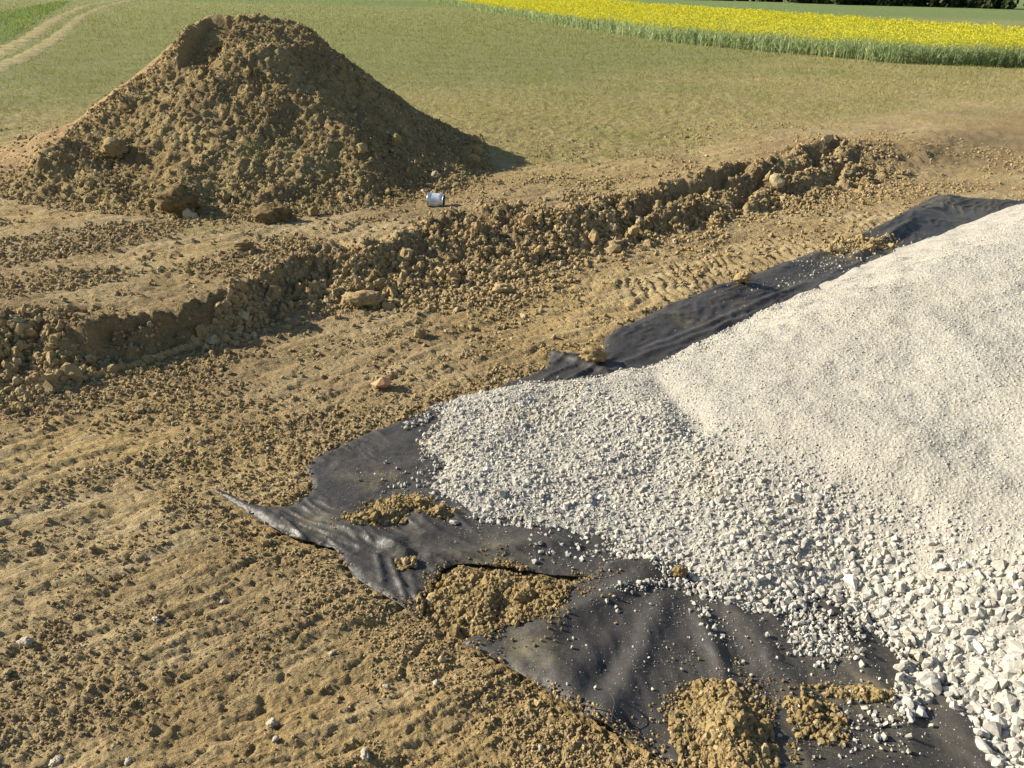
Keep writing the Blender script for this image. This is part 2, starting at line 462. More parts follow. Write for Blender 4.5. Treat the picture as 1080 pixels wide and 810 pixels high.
HC = np.array([[*at(a, b, z)[:2], z] for a, b, z in [
    (480, 470, .05), (560, 500, .075), (600, 420, .10), (690, 386, .22), (760, 346, .38), (850, 305, .57), (920, 270, .71), (1000, 229, .86), (1080, 207, 1.0),
    (700, 450, .18), (800, 430, .30), (900, 400, .45), (1000, 380, .58), (1080, 360, .68), (1080, 280, .82), (700, 530, .10), (850, 500, .25), (950, 520, .32),
    (1080, 480, .46), (1080, 570, .33), (1000, 600, .20), (900, 600, .10), (1080, 680, .15), (1180, 196, 1.12), (1200, 360, .8), (1200, 600, .42), (620, 545, .06), (800, 600, .08)]]
    + [[5.5, 4.5, 1.2], [6, 2, .8], [1, 6, .5], [3.5, 6.5, 1.0]])
_d = np.linalg.norm(HC[:, None, :2] - HC[None, :, :2], axis=2)
def _tps(r): return np.where(r > 1e-9, r * r * np.log(np.maximum(r, 1e-9)), 0)
_n = len(HC)
_A = np.zeros((_n + 3, _n + 3)); _A[:_n, :_n] = _tps(_d) + 0.004 * np.eye(_n)
_A[:_n, _n] = 1; _A[:_n, _n + 1:] = HC[:, :2]; _A[_n:, :_n] = _A[:_n, _n:].T
_w = np.linalg.solve(_A, np.concatenate([HC[:, 2], np.zeros(3)]))
def heap_z(x, y, detail=True):
    x = np.asarray(x, float); y = np.asarray(y, float)
    z = _w[_n] + _w[_n + 1] * x + _w[_n + 2] * y
    for i in range(_n):
        z = z + _w[i] * _tps(np.hypot(x - HC[i, 0], y - HC[i, 1]))
    s = sdf(TOE, x, y) + 0.05 * fbm(x * 5, y * 5, 2, 31)
    e = 0.62 * s + 0.012
    k = 0.07
    h = np.clip(0.5 + 0.5 * (e - z) / k, 0, 1)
    z = e * (1 - h) + z * h - k * h * (1 - h)          # smooth minimum
    if detail:
        z = z + 0.028 * fbm(x * 2.2, y * 2.2, 4, 33) - .05 * np.exp(-(dseg(at(690, 388, .2)[:2], at(735, 445, .22)[:2], x, y)[0] / .09) ** 2) + 0.006 * fbm(x * 14, y * 14, 2, 35) * sst(0, .15, s)
    return z

MC, MR, MH = at(284, 152, FZ), 3.25, 1.56
MC = np.array([MC[0], MC[1], FZ])
PILES = [((522, 632), .30, .17, .07), ((412, 541), .17, .12, .045), ((768, 775), .20, .20, .10), ((868, 758), .14, .12, .02)]

PALE = pts([(540, 330), (600, 296), (720, 262), (860, 222), (900, 222), (800, 276), (700, 316), (600, 362)], 0)
def pale_patch(x, y):
    return sst(-.25, .15, sdf(PALE, x, y) + .12 * fbm(x * 2, y * 2, 2, 47))

def low_z(x, y):
    """the lie of the land without the small relief"""
    w = 0.13 * fbm(x * 1.7, y * 1.7, 4, 41, .62)
    yT = np.interp(x, bank_top[:, 0], bank_top[:, 1]); yF = np.interp(x, bank_foot[:, 0], bank_foot[:, 1])
    s = np.clip((y + w - yF) / np.maximum(yT - yF, .34), -1, 1.6)
    prof = 0.5 * sst(0, .8, s) + 0.5 * sst(.45, .98, s)
    berm = 0.035 * np.exp(-((s - 1.08) / .16) ** 2) * sst(6.2, 4.6, x)
    z = FZ * prof + berm + 0.03 * fbm(x * .35, y * .35, 2, 43) * sst(40, 8, np.hypot(x, y))
    return z, s

ridge_lines = []
def ground_z(x, y, full=False):
    x = np.asarray(x, float); y = np.asarray(y, float)
    r = np.hypot(x, y)
    z, s = low_z(x, y)
    near = sst(26, 7, r)
    a = (x * STREAK[0] + y * STREAK[1]); b = (-x * STREAK[1] + y * STREAK[0])
    # scraped clay: flakes drawn out along the blade's path
    wv = 0.25 * fbm(x * .8, y * .8, 2, 50)
    fl = fbm(a * 2.6, (b + wv) * 11, 4, 51, .62) + .5 * fbm(a * 1.2, (b + wv) * 3.5, 2, 52)
    t = fl * 3.2
    ter = np.floor(t) + sst(.0, .2, t - np.floor(t))
    flat = np.maximum(sst(-.28, .02, fbm(a * .55, b * 1.1, 3, 55)), pale_patch(x, y))   # smeared flat against crumbly
    z = z + near * (0.0046 * ter * flat + 0.014 * fbm(a * .35, b * 1.0, 2, 57) + .004 * fbm(a * 1.3, b * 3.2, 2, 56))
    g = 1 - np.abs(perlin(a * 4.5, (b + wv) * 13, 60)) - .25 * np.abs(perlin(a * 9, b * 21, 58))
    z = z - near * flat * .013 * sst(.84, .97, g)
    g = perlin(x * 1.9, y * 1.9, 53) + .6 * perlin(x * 5, y * 5, 54)
    z = z - near * .012 * sst(.7, .95, g)
    cr = fbm(x * 17, y * 17, 4, 59, .78)
    z = z + near * (1 - .82 * flat) * 0.012 * cr
    z = z + near * 0.0032 * fbm(x * 30, y * 30, 2, 61, .75)
    # the bank: clods and lug prints of a wheel
    fade = sst(6.2, 4.6, x)
    onb = sst(-.15, .1, s) * sst(1.5, 1.05, s) * near * (.15 + .85 * fade)
    z = z + onb * (0.05 * fbm(x * 4.5, y * 4.5, 5, 63, .72) + .04 * np.abs(fbm(x * 7, y * 7, 3, 64, .65)))
    lug = sst(.6, 1.2, x) * sst(5.2, 4.4, x) * sst(.02, .3, s) * sst(1.55, 1.1, s)
    ph = (x * .8 - y * .6) * 2.9 + 0.5 * fbm(x * 1.3, y * 1.3, 2, 65)
    sw = ph - np.floor(ph)
    z = z + lug * 0.15 * (sst(0, .3, sw) * sst(1, .55, sw) - .4) * (0.7 + 0.6 * fbm(x * 2, y * 2, 2, 67))
    # tyre tread between the bank and the sheet
    pa, pb = at(640, 300, 0)[:2], at(940, 215, 0)[:2]
    dd, tt = dseg(pa, pb, x, y)
    tr = sst(.75, .45, dd) * near
    ph = tt * 46 + np.abs(dd * 5.0) + .9 * fbm(x * 2.5, y * 2.5, 2, 69)
    sw = ph - np.floor(ph)
    z = z + tr * 0.017 * (sst(0, .6, sw) * sst(1, .75, sw) - .4)
    # rough stubble
    yg = np.interp(x, grass_line[:, 0], grass_line[:, 1])
    gd = (y - yg) / np.maximum(yg, 1) + 0.10 * fbm(x * .5, y * .5, 3, 71) + .05 * fbm(x * 3, y * 3, 2, 72)
    grass = sst(-.14, .16, gd)
    z = z + grass * sst(45, 15, r) * 0.02 * fbm(x * 6, y * 6, 3, 73, .6)
    # pressed flat under the sheets and the heap
    sd = np.maximum(np.maximum(sdf(SHEET_A, x, y), sdf(SHEET_B, x, y)), np.maximum(sdf(SHEET_C, x, y), sdf(TOE, x, y)))
    k = sst(.0, .10, sd)
    zl = low_z(x, y)[0]
    z = z * (1 - k) + (zl - 0.03) * k - 0.012 * sst(-.06, .03, sd)
    # seat of the mound
    if full:
        return z, grass, gd, s, flat
    return z

# ground: one sheet, finer near the place where the work was done
ang = np.concatenate([np.linspace(-np.pi, -.95, 40)[:-1], np.linspace(-.95, -.74, 40)[:-1], np.linspace(-.74, .74, 540)[:-1], np.linspace(.74, .95, 40)[:-1], np.linspace(.95, np.pi, 40)[:-1]])
rad = [0.35]
while rad[-1] < 900:
    r_ = rad[-1]
    rad.append(r_ * (1.05 if r_ < 1.45 else 1.0044 if r_ < 15 else 1.009 if r_ < 30 else 1.04))
rad = np.array(rad)
AA, RR = np.meshgrid(ang, rad)
gx, gy = (RR * np.sin(AA)).ravel(), (RR * np.cos(AA)).ravel()
gz, g_grass, g_gd, g_s, g_flat = ground_z(gx, gy, True)
g_r = np.hypot(gx, gy)
green = 0.85 * sst(.25, 1.7, g_gd + .25 * fbm(gx * .12, gy * .12, 2, 81)) * sst(8, 2, np.abs(gx + 10) - 6)
green = np.maximum(np.maximum(green * .55, .6 * sst(.1, 1.3, g_gd + .3 * fbm(gx * .2, gy * .2, 2, 81))), sst(60, 95, gy))
LF = pts([(-150, 92), (0, 47), (28, 33), (50, 17), (78, 1), (60, 2), (0, 13), (-150, 45)], FZ)
lgreen = sst(-.3, .6, sdf(LF, gx, gy))
g_s = np.clip(g_s, 0, 2)
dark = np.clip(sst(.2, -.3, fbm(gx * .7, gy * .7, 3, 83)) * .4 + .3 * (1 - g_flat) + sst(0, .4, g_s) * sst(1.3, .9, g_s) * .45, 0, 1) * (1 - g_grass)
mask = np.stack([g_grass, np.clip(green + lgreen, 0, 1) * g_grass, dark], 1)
NA, NR = len(ang), len(rad)
ii, jj = np.meshgrid(np.arange(NR - 1), np.arange(NA), indexing='ij')
j2 = (jj + 1) % NA
fq = np.stack([ii * NA + jj, ii * NA + j2, (ii + 1) * NA + j2, (ii + 1) * NA + jj], -1).reshape(-1, 4)[:, ::-1]
fq = fq[~(sdf(TOE, gx, gy) > .6)[fq].all(1)]
gv = np.stack([gx, gy, gz], 1)
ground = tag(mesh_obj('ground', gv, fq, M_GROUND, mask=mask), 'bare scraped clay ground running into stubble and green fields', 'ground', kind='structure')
del ground['category']

# ------------------------------------------------------------------ soil mound
def mound_R(th):
    return MR * (1 + 0.05 * np.sin(2 * th + .6) + 0.05 * perlin(th * 1.3 + 9, th * 0 + .5, 91) + 0.03 * np.exp(-((th + .65) / .25) ** 2) + .17 * np.exp(-(th / .95) ** 2) - .07 * sst(.8, 1.4, th))

def mound_h(x, y):
    dx, dy = x - MC[0], y - MC[1]
    th = np.arctan2(dx, -dy)                                   # 0 towards the camera, + to the right
    r = np.hypot(dx, dy)
    R = mound_R(th)
    q = r / R + 0.02 * fbm(x * 1.5, y * 1.5, 3, 92)
    p = np.interp(q, [0, .10, .17, .22, .30, .55, .75, .90, 1.0, 1.12], [1.0, .99, .965, .92, .82, .46, .20, .06, .01, -.05])
    z = MH * p - .05 * np.clip(dx, -.6, .6) * sst(.4, .1, q)
    # gully running down from the top, ribs either side of it
    d, t = dseg(np.array([MC[0] - .26, MC[1] - .30]), np.array([MC[0] - .36, MC[1] - 1.45]), x, y)
    side = (dx + .30 + .08 * t)
    strip_ = sst(-.18, -.13, side) * sst(.30, .16, side) * sst(.45, .3, d) * sst(1.0, .8, t) * sst(.06, .16, t)
    z = z - 0.15 * strip_ + .05 * np.exp(-((side + .26) / .08) ** 2) * sst(.5, .3, d) * sst(.95, .7, t) * sst(.1, .25, t)
    # spurs at the foot
    for ax, rr, am, wd in ((-.50, .95, .20, .30), (.02, 1.05, .12, .28), (.62, .82, .10, .35), (1.25, .9, .14, .3), (-1.2, .85, .08, .3)):
        cx, cy = MC[0] + math.sin(ax) * rr * MR, MC[1] - math.cos(ax) * rr * MR
        z = z + am * np.exp(-(((x - cx) ** 2 + (y - cy) ** 2) / wd ** 2))
    d, t = dseg(np.array([MC[0] - .45, MC[1] - .5]), np.array([MC[0] - 1.35, MC[1] - 2.3]), x, y)
    z = z + 0.09 * np.exp(-(d / .3) ** 2)
    rough = sst(-2.4, -1.2, th) * sst(1.9, 1.2, th) * .7 + .3
    rough = rough * sst(-.95, -.4, th) + .14
    z = z + sst(1.1, .95, q) * (1 - .7 * strip_) * (0.06 * fbm(x * 1.8, y * 1.8, 3, 94) + rough * (0.020 * fbm(x * 5, y * 5, 3, 95, .6) + .026 * fbm(x * 15, y * 15, 4, 97, .8)))
    red = sst(-.4, -.85, th) * sst(.2, .4, q)
    return z + FZ, q, red

mg = np.linspace(-1.36, 1.36, 390) * MR
mx, my = np.meshgrid(mg + MC[0], mg + MC[1])
mz, mq, mred = mound_h(mx.ravel(), my.ravel())
mN = len(mg)
ii, jj = np.meshgrid(np.arange(mN - 1), np.arange(mN - 1), indexing='ij')
f = np.stack([ii * mN + jj, ii * mN + jj + 1, (ii + 1) * mN + jj + 1, (ii + 1) * mN + jj], -1).reshape(-1, 4)
f = f[(mq[f] < 1.11).all(1)]
used = np.unique(f); remap = np.zeros(mN * mN, int); remap[used] = np.arange(len(used))
mv = np.stack([mx.ravel(), my.ravel(), mz], 1)[used]
mound = mesh_obj('soil_mound', mv, remap[f], M_MOUND, loc=tuple(MC), mask=np.stack([mred[used], mred[used] * 0], 1))
tag(mound, 'tall brown mound of dug earth standing on the stubble field', 'mound')

def me_of(name, variants, mat, smooth):
    out = []
    for v, f in variants:
        o = mesh_obj(name, v, f, mat, smooth=smooth)
        out.append(o.data); bpy.data.objects.remove(o)
    return out
ME_MCLOD = me_of('clod', CLODS, M_MCLOD, False)
ME_CLOD = me_of('clod', CLODS, M_CLOD, False)
ME_YCLOD = me_of('clod', CLODS, M_YCLOD, True)
ME_MCRUMB = me_of('clod', CRUMBS, M_MCLOD, False)
ME_CRUMB = me_of('clod', CRUMBS, M_CLOD, False)
ME_YCRUMB = me_of('clod', CRUMBS, M_YCLOD, False)
ME_CHIP = me_of('stone', CHIPS[:5], M_STONE, False)
ME_STONE = me_of('stone', ROCKS, M_STONE, False)

def mound_scatter(n, smin, smax, pw, foot=0.0):
    th = rng.uniform(-1.9, 1.9, n * 3); q = np.sqrt(rng.random(n * 3)) * 1.03
    x, y = MC[0] + np.sin(th) * q * mound_R(th), MC[1] - np.cos(th) * q * mound_R(th)
    den = 0.35 + 0.65 * sst(-.1, .35, fbm(x * 1.3, y * 1.3, 3, 99)) + foot * sst(.7, .95, q)
    den = den * (0.10 + .90 * sst(-.95, -.5, th)) * sst(.05, .2, q)
    cl = np.exp(-((dseg(np.array([MC[0] - .9, MC[1] - 1.0]), np.array([MC[0] - 1.5, MC[1] - 2.2]), x, y)[0]) / .35) ** 2)
    den = den + 1.2 * cl
    keep = np.where(rng.random(n * 3) < den / 1.6)[0][:n]
    x, y = x[keep], y[keep]
    s = smin + (smax - smin) * rng.random(len(x)) ** pw
    z = mound_h(x, y)[0]
    z = np.maximum(z, ground_z(x, y)) + s * .15
    return np.stack([x, y, z], 1), s
p, s = mound_scatter(230, .018, .07, 3.4, 1.2)
singles('clod', ME_MCLOD, p, s, mound)
p, s = mound_scatter(40, .012, .02, 1, 1)
proto = singles('clod', ME_MCRUMB, p, s, mound)[:6]
p, s = mound_scatter(30000, .003, .022, 4.0, .6)
tag(scatter('clod_litter', proto, p, s, mound, tuple(MC)), kind='stuff')

# ------------------------------------------------------------------ geotextile sheets
def seg_bump(lst, x, y):
    z = 0
    for a, b, h, w in lst:
        d, t = dseg(at(*a)[:2], at(*b)[:2], x, y)
        z = z + h * np.exp(-(d / w) ** 2) * (0.75 + .25 * np.sin(3.1 * t))
    return z
RID_A = [((345, 552), (418, 577), .028, .045), ((408, 580), (428, 588), .035, .028), ((240, 523), (320, 566), .010, .03), ((440, 548), (600, 552), .018, .035), ((455, 590), (600, 578), .016, .035),
         ((330, 505), (470, 505), .010, .04), ((398, 590), (404, 618), .010, .013), ((412, 594), (428, 636), .013, .012), ((432, 606), (446, 655), .008, .014)]
RID_B = [((640, 605), (700, 607), .035, .04), ((690, 612), (580, 670), .03, .06), ((700, 640), (640, 770), .022, .05), ((735, 660), (760, 720), .025, .035), ((760, 640), (850, 760), .02, .05),
         ((560, 680), (640, 770), .025, .06), ((870, 640), (960, 800), .02, .05), ((1000, 760), (1060, 850), .02, .06), ((660, 690), (620, 740), -.02, .05)]
RID_C = [((650, 362), (760, 312), .035, .14), ((760, 310), (900, 258), .03, .12), ((578, 374), (640, 396), .03, .03), ((930, 245), (1000, 215), .05, .18), ((660, 385), (800, 330), .018, .03),
         ((680, 372), (850, 300), .02, .03), ((900, 275), (960, 240), .05, .05), ((1000, 212), (1090, 220), .05, .2)]
def sheet(name, poly, ridges, res, lift, label, seed, wa, wb, amp=1.0):
    wdir = at(*wb)[:2] - at(*wa)[:2]; wdir /= np.linalg.norm(wdir)
    per = np.roll(poly, -1, 0) - poly
    b = []
    for i in range(len(poly)):
        k = max(1, int(np.linalg.norm(per[i]) / (res * 1.1)))
        for j in range(k): b.append(poly[i] + per[i] * j / k)
    b = np.array(b)
    nrm = np.roll(b, -1, 0) - np.roll(b, 1, 0); nrm = np.stack([nrm[:, 1], -nrm[:, 0]], 1); nrm /= np.linalg.norm(nrm, axis=1)[:, None] + 1e-9
    b = b + nrm * (0.009 * fbm(b[:, 0] * 6, b[:, 1] * 6, 3, seed) + .004 * fbm(b[:, 0] * 35, b[:, 1] * 35, 2, seed + 2))[:, None]
    lo, hi = b.min(0), b.max(0)
    X, Y = np.meshgrid(np.arange(lo[0], hi[0], res), np.arange(lo[1], hi[1], res))
    X = X.ravel() + rng.uniform(-.2, .2, X.size) * res; Y = Y.ravel() + rng.uniform(-.2, .2, Y.size) * res
    ins = sdf(poly, X, Y) > res * .8
    ins &= sdf(TOE, X, Y) < .25                                   # nothing to show deep under the heap
    P = np.concatenate([b, np.stack([X[ins], Y[ins]], 1)])
    nb = len(b)
    r = delaunay_2d_cdt([Vector(q) for q in P], [(i, (i + 1) % nb) for i in range(nb)], [], 0, 1e-7)
    v2 = np.array([q[:] for q in r[0]]); f = np.array([list(q) for q in r[2]])
    ctr = v2[f].mean(1)
    f = f[sdf(poly, ctr[:, 0], ctr[:, 1]) > 0]
    x, y = v2[:, 0], v2[:, 1]
    e = sdf(poly, x, y)
    z = low_z(x, y)[0] + lift + seg_bump(ridges, x, y) * sst(-.06, .04, e)
    ux, uy = (x * wdir[0] + y * wdir[1]), (-x * wdir[1] + y * wdir[0])
    wr = .12 * fbm(x * 1.5, y * 1.5, 2, seed + 9)
    z = z + 0.007 * fbm(x * 3, y * 3, 3, seed)
    for fq_, am in ((5, .014), (11, .011), (23, .007), (47, .003)):
        z = z + amp * am * (1 - np.minimum(1, 2.2 * np.abs(perlin(ux * fq_ * .22, (uy + wr) * fq_, seed + fq_)))) ** 2 * sst(-.3, .4, perlin(x * 2.3, y * 2.3, seed + fq_ + 1))
    z = z + .002 * fbm(x * 18, y * 18, 2, seed + 5) - .010 * sst(.03, 0, e)
    z = np.maximum(z, ground_z(x, y) + .006)
    st_ = sum(np.exp(-((x - c_[0]) ** 2 + (y - c_[1]) ** 2) / w_ ** 2) for c_, w_ in [(at(*p)[:2], w) for p, w in (((905, 745), .22), ((790, 790), .2), ((400, 505), .12), ((330, 555), .10), ((560, 700), .12), ((890, 268), .5), ((990, 220), .5), ((720, 340), .12), ((520, 600), .15))])
    o = mesh_obj(name, np.stack([x, y, z], 1), f, M_SHEET, mask=np.stack([np.clip(st_, 0, 1) * .6, 0 * x], 1))
    m = o.modifiers.new('thickness', 'SOLIDIFY'); m.thickness = .002
    tag(o, label, 'sheet')
    return (lambda X, Y: low_z(X, Y)[0] + lift + seg_bump(ridges, X, Y) * sst(-.06, .04, sdf(poly, X, Y)) + 0.010 * fbm(X * 3, Y * 3, 3, seed) + .004)
zA = sheet('geotextile_sheet', SHEET_A, RID_A, .009, .014, 'black membrane with a pointed crumpled tail flap and soil crumbs on it', 111, (340, 500), (560, 590))
zB = sheet('geotextile_sheet', SHEET_B, RID_B, .011, .026, 'broad black membrane lying under the coarse foot of the gravel heap', 121, (690, 610), (800, 760), .5)
zC = sheet('geotextile_sheet', SHEET_C, RID_C, .014, .014, 'long black membrane strip behind the gravel crest with taut wrinkles', 131, (640, 380), (900, 260))
def top_z(x, y):
    x = np.asarray(x, float); y = np.asarray(y, float)
    z = ground_z(x, y)
    for zf, P in ((zA, SHEET_A), (zB, SHEET_B), (zC, SHEET_C)):
        z = np.where(sdf(P, x, y) > -.005, np.maximum(z, zf(x, y)), z)
    return z

# ------------------------------------------------------------------ gravel heap
hx, hy = np.meshgrid(np.arange(-.6, 7.4, .022), np.arange(.95, 7.6, .022))
hs = hx.shape
hz = heap_z(hx.ravel(), hy.ravel()); hd = sdf(TOE, hx.ravel(), hy.ravel())
ii, jj = np.meshgrid(np.arange(hs[0] - 1), np.arange(hs[1] - 1), indexing='ij')
f = np.stack([ii * hs[1] + jj, ii * hs[1] + jj + 1, (ii + 1) * hs[1] + jj + 1, (ii + 1) * hs[1] + jj], -1).reshape(-1, 4)
f = f[(hd[f] > -.03).all(1)]
used = np.unique(f); remap = np.zeros(hx.size, int); remap[used] = np.arange(len(used))
HB = (2.6, 4.0, 0.0)
heap = mesh_obj('gravel_heap', np.stack([hx.ravel(), hy.ravel(), hz], 1)[used], remap[f], M_FINES, loc=HB)
tag(heap, 'pale heap of crushed limestone gravel tipped onto the black sheets', 'gravel heap')
# boundary between coarse foot and fine top
CB = pts([(600, 398, .1), (690, 400, .22), (740, 440, .22), (850, 490, .25), (960, 530, .32), (1080, 575, .33), (1250, 620, .4)])
def heap_pts(n):
    x = rng.uniform(-.75, 5.0, n); y = rng.uniform(1.3, 6.0, n)
    k = sdf(TOE, x, y) > -.02
    vis = np.abs(x) < y * 1.8
    k &= vis
    x, y = x[k], y[k]
    fine = np.interp(x, CB[:, 0], CB[:, 1]) - y                   # positive: on the coarse foot
    return x, y, fine
def stone_size(fine, x, y, u):
    big = sst(-.25, .45, fine) 
    big = np.maximum(big, .45 * sst(.55, .1, sdf(TOE, x, y)))
    right = sst(.5, 2.0, x + (2.6 - y) * .6)                      # largest at the near foot
    lo = .0032 + .003 * big
    hi = .0085 + big * (.013 + .014 * right)
    out = rng.random(len(u)) < .012 * big                        # the odd larger lump
    return (lo + (hi - lo) * u ** 3.4) * np.where(out, rng.uniform(1.3, 1.9, len(u)), 1)
x, y, fine = heap_pts(200000)
s = stone_size(fine, x, y, rng.random(len(x)))
z = np.maximum(heap_z(x, y), top_z(x, y)) + s * rng.uniform(-.45, .3, len(s))
P = np.stack([x, y, z], 1)
o_ = np.argsort(-s / np.hypot(x, y))
bigs = o_[:285]
st_ = singles('stone', ME_STONE, P[bigs], s[bigs], heap)
ch_ = singles('stone', ME_CHIP, P[o_[285:295]], s[o_[285:295]], heap)
rest = o_[295:120000]
tag(scatter('gravel', st_[:6] + ch_[:5], P[rest], s[rest], heap, HB), kind='stuff')

# chips of stone and dust that ran out over the sheets
def near_px(lst, n, sx, z=0):
    out = []
    for (a, b, w, sp) in lst:
        k = int(n * w); c0, c1 = at(*a, z)[:2], at(*b, z)[:2]
        t = rng.random(k)[:, None]
        out.append(c0 + (c1 - c0) * t + rng.normal(0, sp, (k, 2)))
    return np.concatenate(out)
SP = near_px([((840, 650), (870, 700), .30, .055), ((870, 700), (905, 655), .10, .04), ((560, 585), (690, 600), .09, .03), ((470, 470), (455, 510), .08, .06), ((430, 450), (470, 430), .06, .03),
              ((735, 640), (760, 700), .03, .03), ((945, 745), (890, 790), .05, .07), ((700, 625), (640, 635), .04, .02), ((560, 560), (610, 590), .05, .04), ((650, 690), (900, 780), .07, .22), ((400, 500), (470, 540), .03, .08),
              ((850, 285), (930, 255), .22, .14), ((750, 320), (860, 290), .04, .06), ((600, 410), (520, 405), .03, .05), ((925, 770), (935, 800), .015, .05)], 2600, 0)
n0 = len(SP)
SP = np.concatenate([SP, near_px([((560, 640), (960, 780), .5, .25), ((360, 500), (600, 580), .3, .12), ((660, 360), (900, 270), .2, .12)], 5000, 0)])
SP = SP[(np.arange(len(SP)) < n0) | (np.max([sdf(q, SP[:, 0], SP[:, 1]) for q in (SHEET_A, SHEET_B, SHEET_C)], 0) > .01)]
xs, ys = SP[:, 0], SP[:, 1]
s = .003 + .013 * rng.random(len(xs)) ** 3
s[n0:] = .0012 + .003 * rng.random(len(xs) - n0) ** 3
s = s * np.where(sdf(TOE, xs, ys) > -.25, 1.1, .8)
P = np.stack([xs, ys, top_z(xs, ys) + s * .35], 1)
tag(scatter('loose_chips', ch_[:5], P, s), 'pale stone chips sprinkled over the black membranes', 'stone chips', kind='stuff')

# ------------------------------------------------------------------ soil heaped on the sheets
def pile(px, rx, ry, h, label, rot=0.0, crumbs=700, clods=14, zf=top_z, mats=(M_YCLOD, ME_YCRUMB), cmax=.03):
    c = at(*px)[:2]
    res = .012
    m = 1.25
    X, Y = np.meshgrid(np.arange(-rx * m, rx * m, res), np.arange(-ry * m, ry * m, res))
    sh = X.shape
    X, Y = X.ravel(), Y.ravel()
    cr, sr = math.cos(rot), math.sin(rot)
    def hgt(lx, ly):
        q = np.hypot(lx / rx, ly / ry)
        wx, wy = c[0] + lx * cr - ly * sr, c[1] + lx * sr + ly * cr
        q = q + .5 * fbm(wx * 4.5, wy * 4.5, 4, 141, .6)
        return h * sst(1.05, .1, q) * (.85 + .5 * fbm(wx * 7, wy * 7, 3, 143)) - .012 * sst(.9, 1.1, q), q, wx, wy
    hh, q, wx, wy = hgt(X, Y)
    zz = zf(wx, wy) + hh + (.009 * fbm(wx * 18, wy * 18, 3, 145, .7) - .004) * sst(1.1, .7, q)
    ii, jj = np.meshgrid(np.arange(sh[0] - 1), np.arange(sh[1] - 1), indexing='ij')
    f = np.stack([ii * sh[1] + jj, ii * sh[1] + jj + 1, (ii + 1) * sh[1] + jj + 1, (ii + 1) * sh[1] + jj], -1).reshape(-1, 4)
    f = f[(q[f] < 1.04).all(1)]
    used = np.unique(f); remap = np.zeros(X.size, int); remap[used] = np.arange(len(used))
    base = (c[0], c[1], float(zf(np.array([c[0]]), np.array([c[1]]))[0]))
    root = mesh_obj('soil_pile', np.stack([wx, wy, zz], 1)[used], remap[f], mats[0], loc=base)
    tag(root, label, 'soil pile', 'soil heaped on the sheets')
    def sc(n):
        a = rng.uniform(0, 2 * np.pi, n); r = np.sqrt(rng.random(n)) * 1.3
        lx, ly = np.cos(a) * r * rx, np.sin(a) * r * ry
        H, Q, WX, WY = hgt(lx, ly)
        k = (Q < 1.0) | (rng.random(n) < .30 * sst(1.5, 1.0, Q))
        return WX[k], WY[k], (zf(WX, WY) + np.maximum(H, 0))[k]
    x, y, z = sc(crumbs); s = .0025 + .013 * rng.random(len(x)) ** 3
    cx_, cy_, cz_ = x, y, z + s * .2; cs_ = s
    k_ = crumbs // 3; a_ = rng.uniform(0, 2 * np.pi, k_); r_h = 1 + np.abs(rng.normal(0, .45, k_))     # grains that rolled away
    lx, ly = np.cos(a_) * r_h * rx, np.sin(a_) * r_h * ry
    hx_, hy_ = c[0] + lx * cr - ly * sr, c[1] + lx * sr + ly * cr
    kp = perlin(hx_ * 6, hy_ * 6, 147) > -.1; hx_, hy_ = hx_[kp], hy_[kp]
    hs_ = .0012 + .006 * rng.random(len(hx_)) ** 4
    cx_, cy_, cz_, cs_ = np.concatenate([cx_, hx_]), np.concatenate([cy_, hy_]), np.concatenate([cz_, zf(hx_, hy_) + hs_ * .3]), np.concatenate([cs_, hs_])
    x, y, z = sc(clods * 2); x, y, z = x[:clods], y[:clods], z[:clods]; s = rng.uniform(cmax * .45, cmax, len(x))
    pr = singles('clod', mats[1], np.stack([x, y, z + s * .2], 1), s, root)
    tag(scatter('crumbs', pr[:4], np.stack([cx_, cy_, cz_], 1), cs_, root, base), kind='stuff')
    return root
pile((522, 634), .24, .155, .04, 'crumbly yellow soil pile filling the gap between the two black flaps', .25, 11000, 24)
pile((412, 542), .17, .085, .03, 'small patch of yellow crumbs on the crumpled tail membrane', .5, 4500, 14)
pile((466, 545), .07, .04, .016, 'thin trail of soil crumbs beside a white chip', .2, 400, 5)
pile((762, 785), .13, .17, .055, 'tallest crumbly clay pile standing alone on the broad membrane', -.2, 11000, 24)
pile((855, 768), .08, .10, .003, 'loose scatter of clay crumbs right beside the tallest clay pile', .3, 500, 8, cmax=.02)
pile((895, 742), .11, .03, .004, 'thin line of clay crumbs near the gravel toe', -.2, 500, 7, cmax=.02)
pile((905, 262), .42, .16, .02, 'dusty soil spilled across the far part of the long membrane strip', .6, 3500, 16, mats=(M_CLOD, ME_CRUMB), cmax=.045)
pile((430, 600), .035, .03, .016, 'little soil crumbs caught in the fold of the tail flap', 0, 60, 4, cmax=.018)

# ------------------------------------------------------------------ single clods and stones that stand out
def lone(name, px, size, label, cat, mat, shape=0, squash=(1, .9, .8), rough=True, sink=.12, zf=None, group=None, yaw=0.0):
    v, f = (clod_shape(900 + shape, 4, .36) if rough else rock_shape(900 + shape, 16, .7))
    zf = zf or top_z
    zs = np.linspace(2.0, -.1, 700)                                # where the line of sight first meets the surface
    ray = np.array([at(px[0], px[1], q) for q in zs])
    hit = int(np.argmax(zf(ray[:, 0], ray[:, 1]) >= zs))
    c, z = ray[hit, :2], zs[hit]
    v = v * size * np.array(squash)
    v[:, 2] -= v[:, 2].min() + size * sink
    o = mesh_obj(name, v, f, mat, smooth=rough)
    o.location = (c[0], c[1], z); o.rotation_euler[2] = yaw
    return tag(o, label, cat, group)
lone('soil_clod', (624, 382), .075, 'large sandy clod holding down the folded end of the long membrane strip', 'clod', M_YCLOD, 1, (1.15, .9, .75))
lone('soil_clod', (783, 299), .07, 'upright clod sitting on the edge of the long membrane strip', 'clod', M_CLOD, 2, (.8, .8, 1.0))
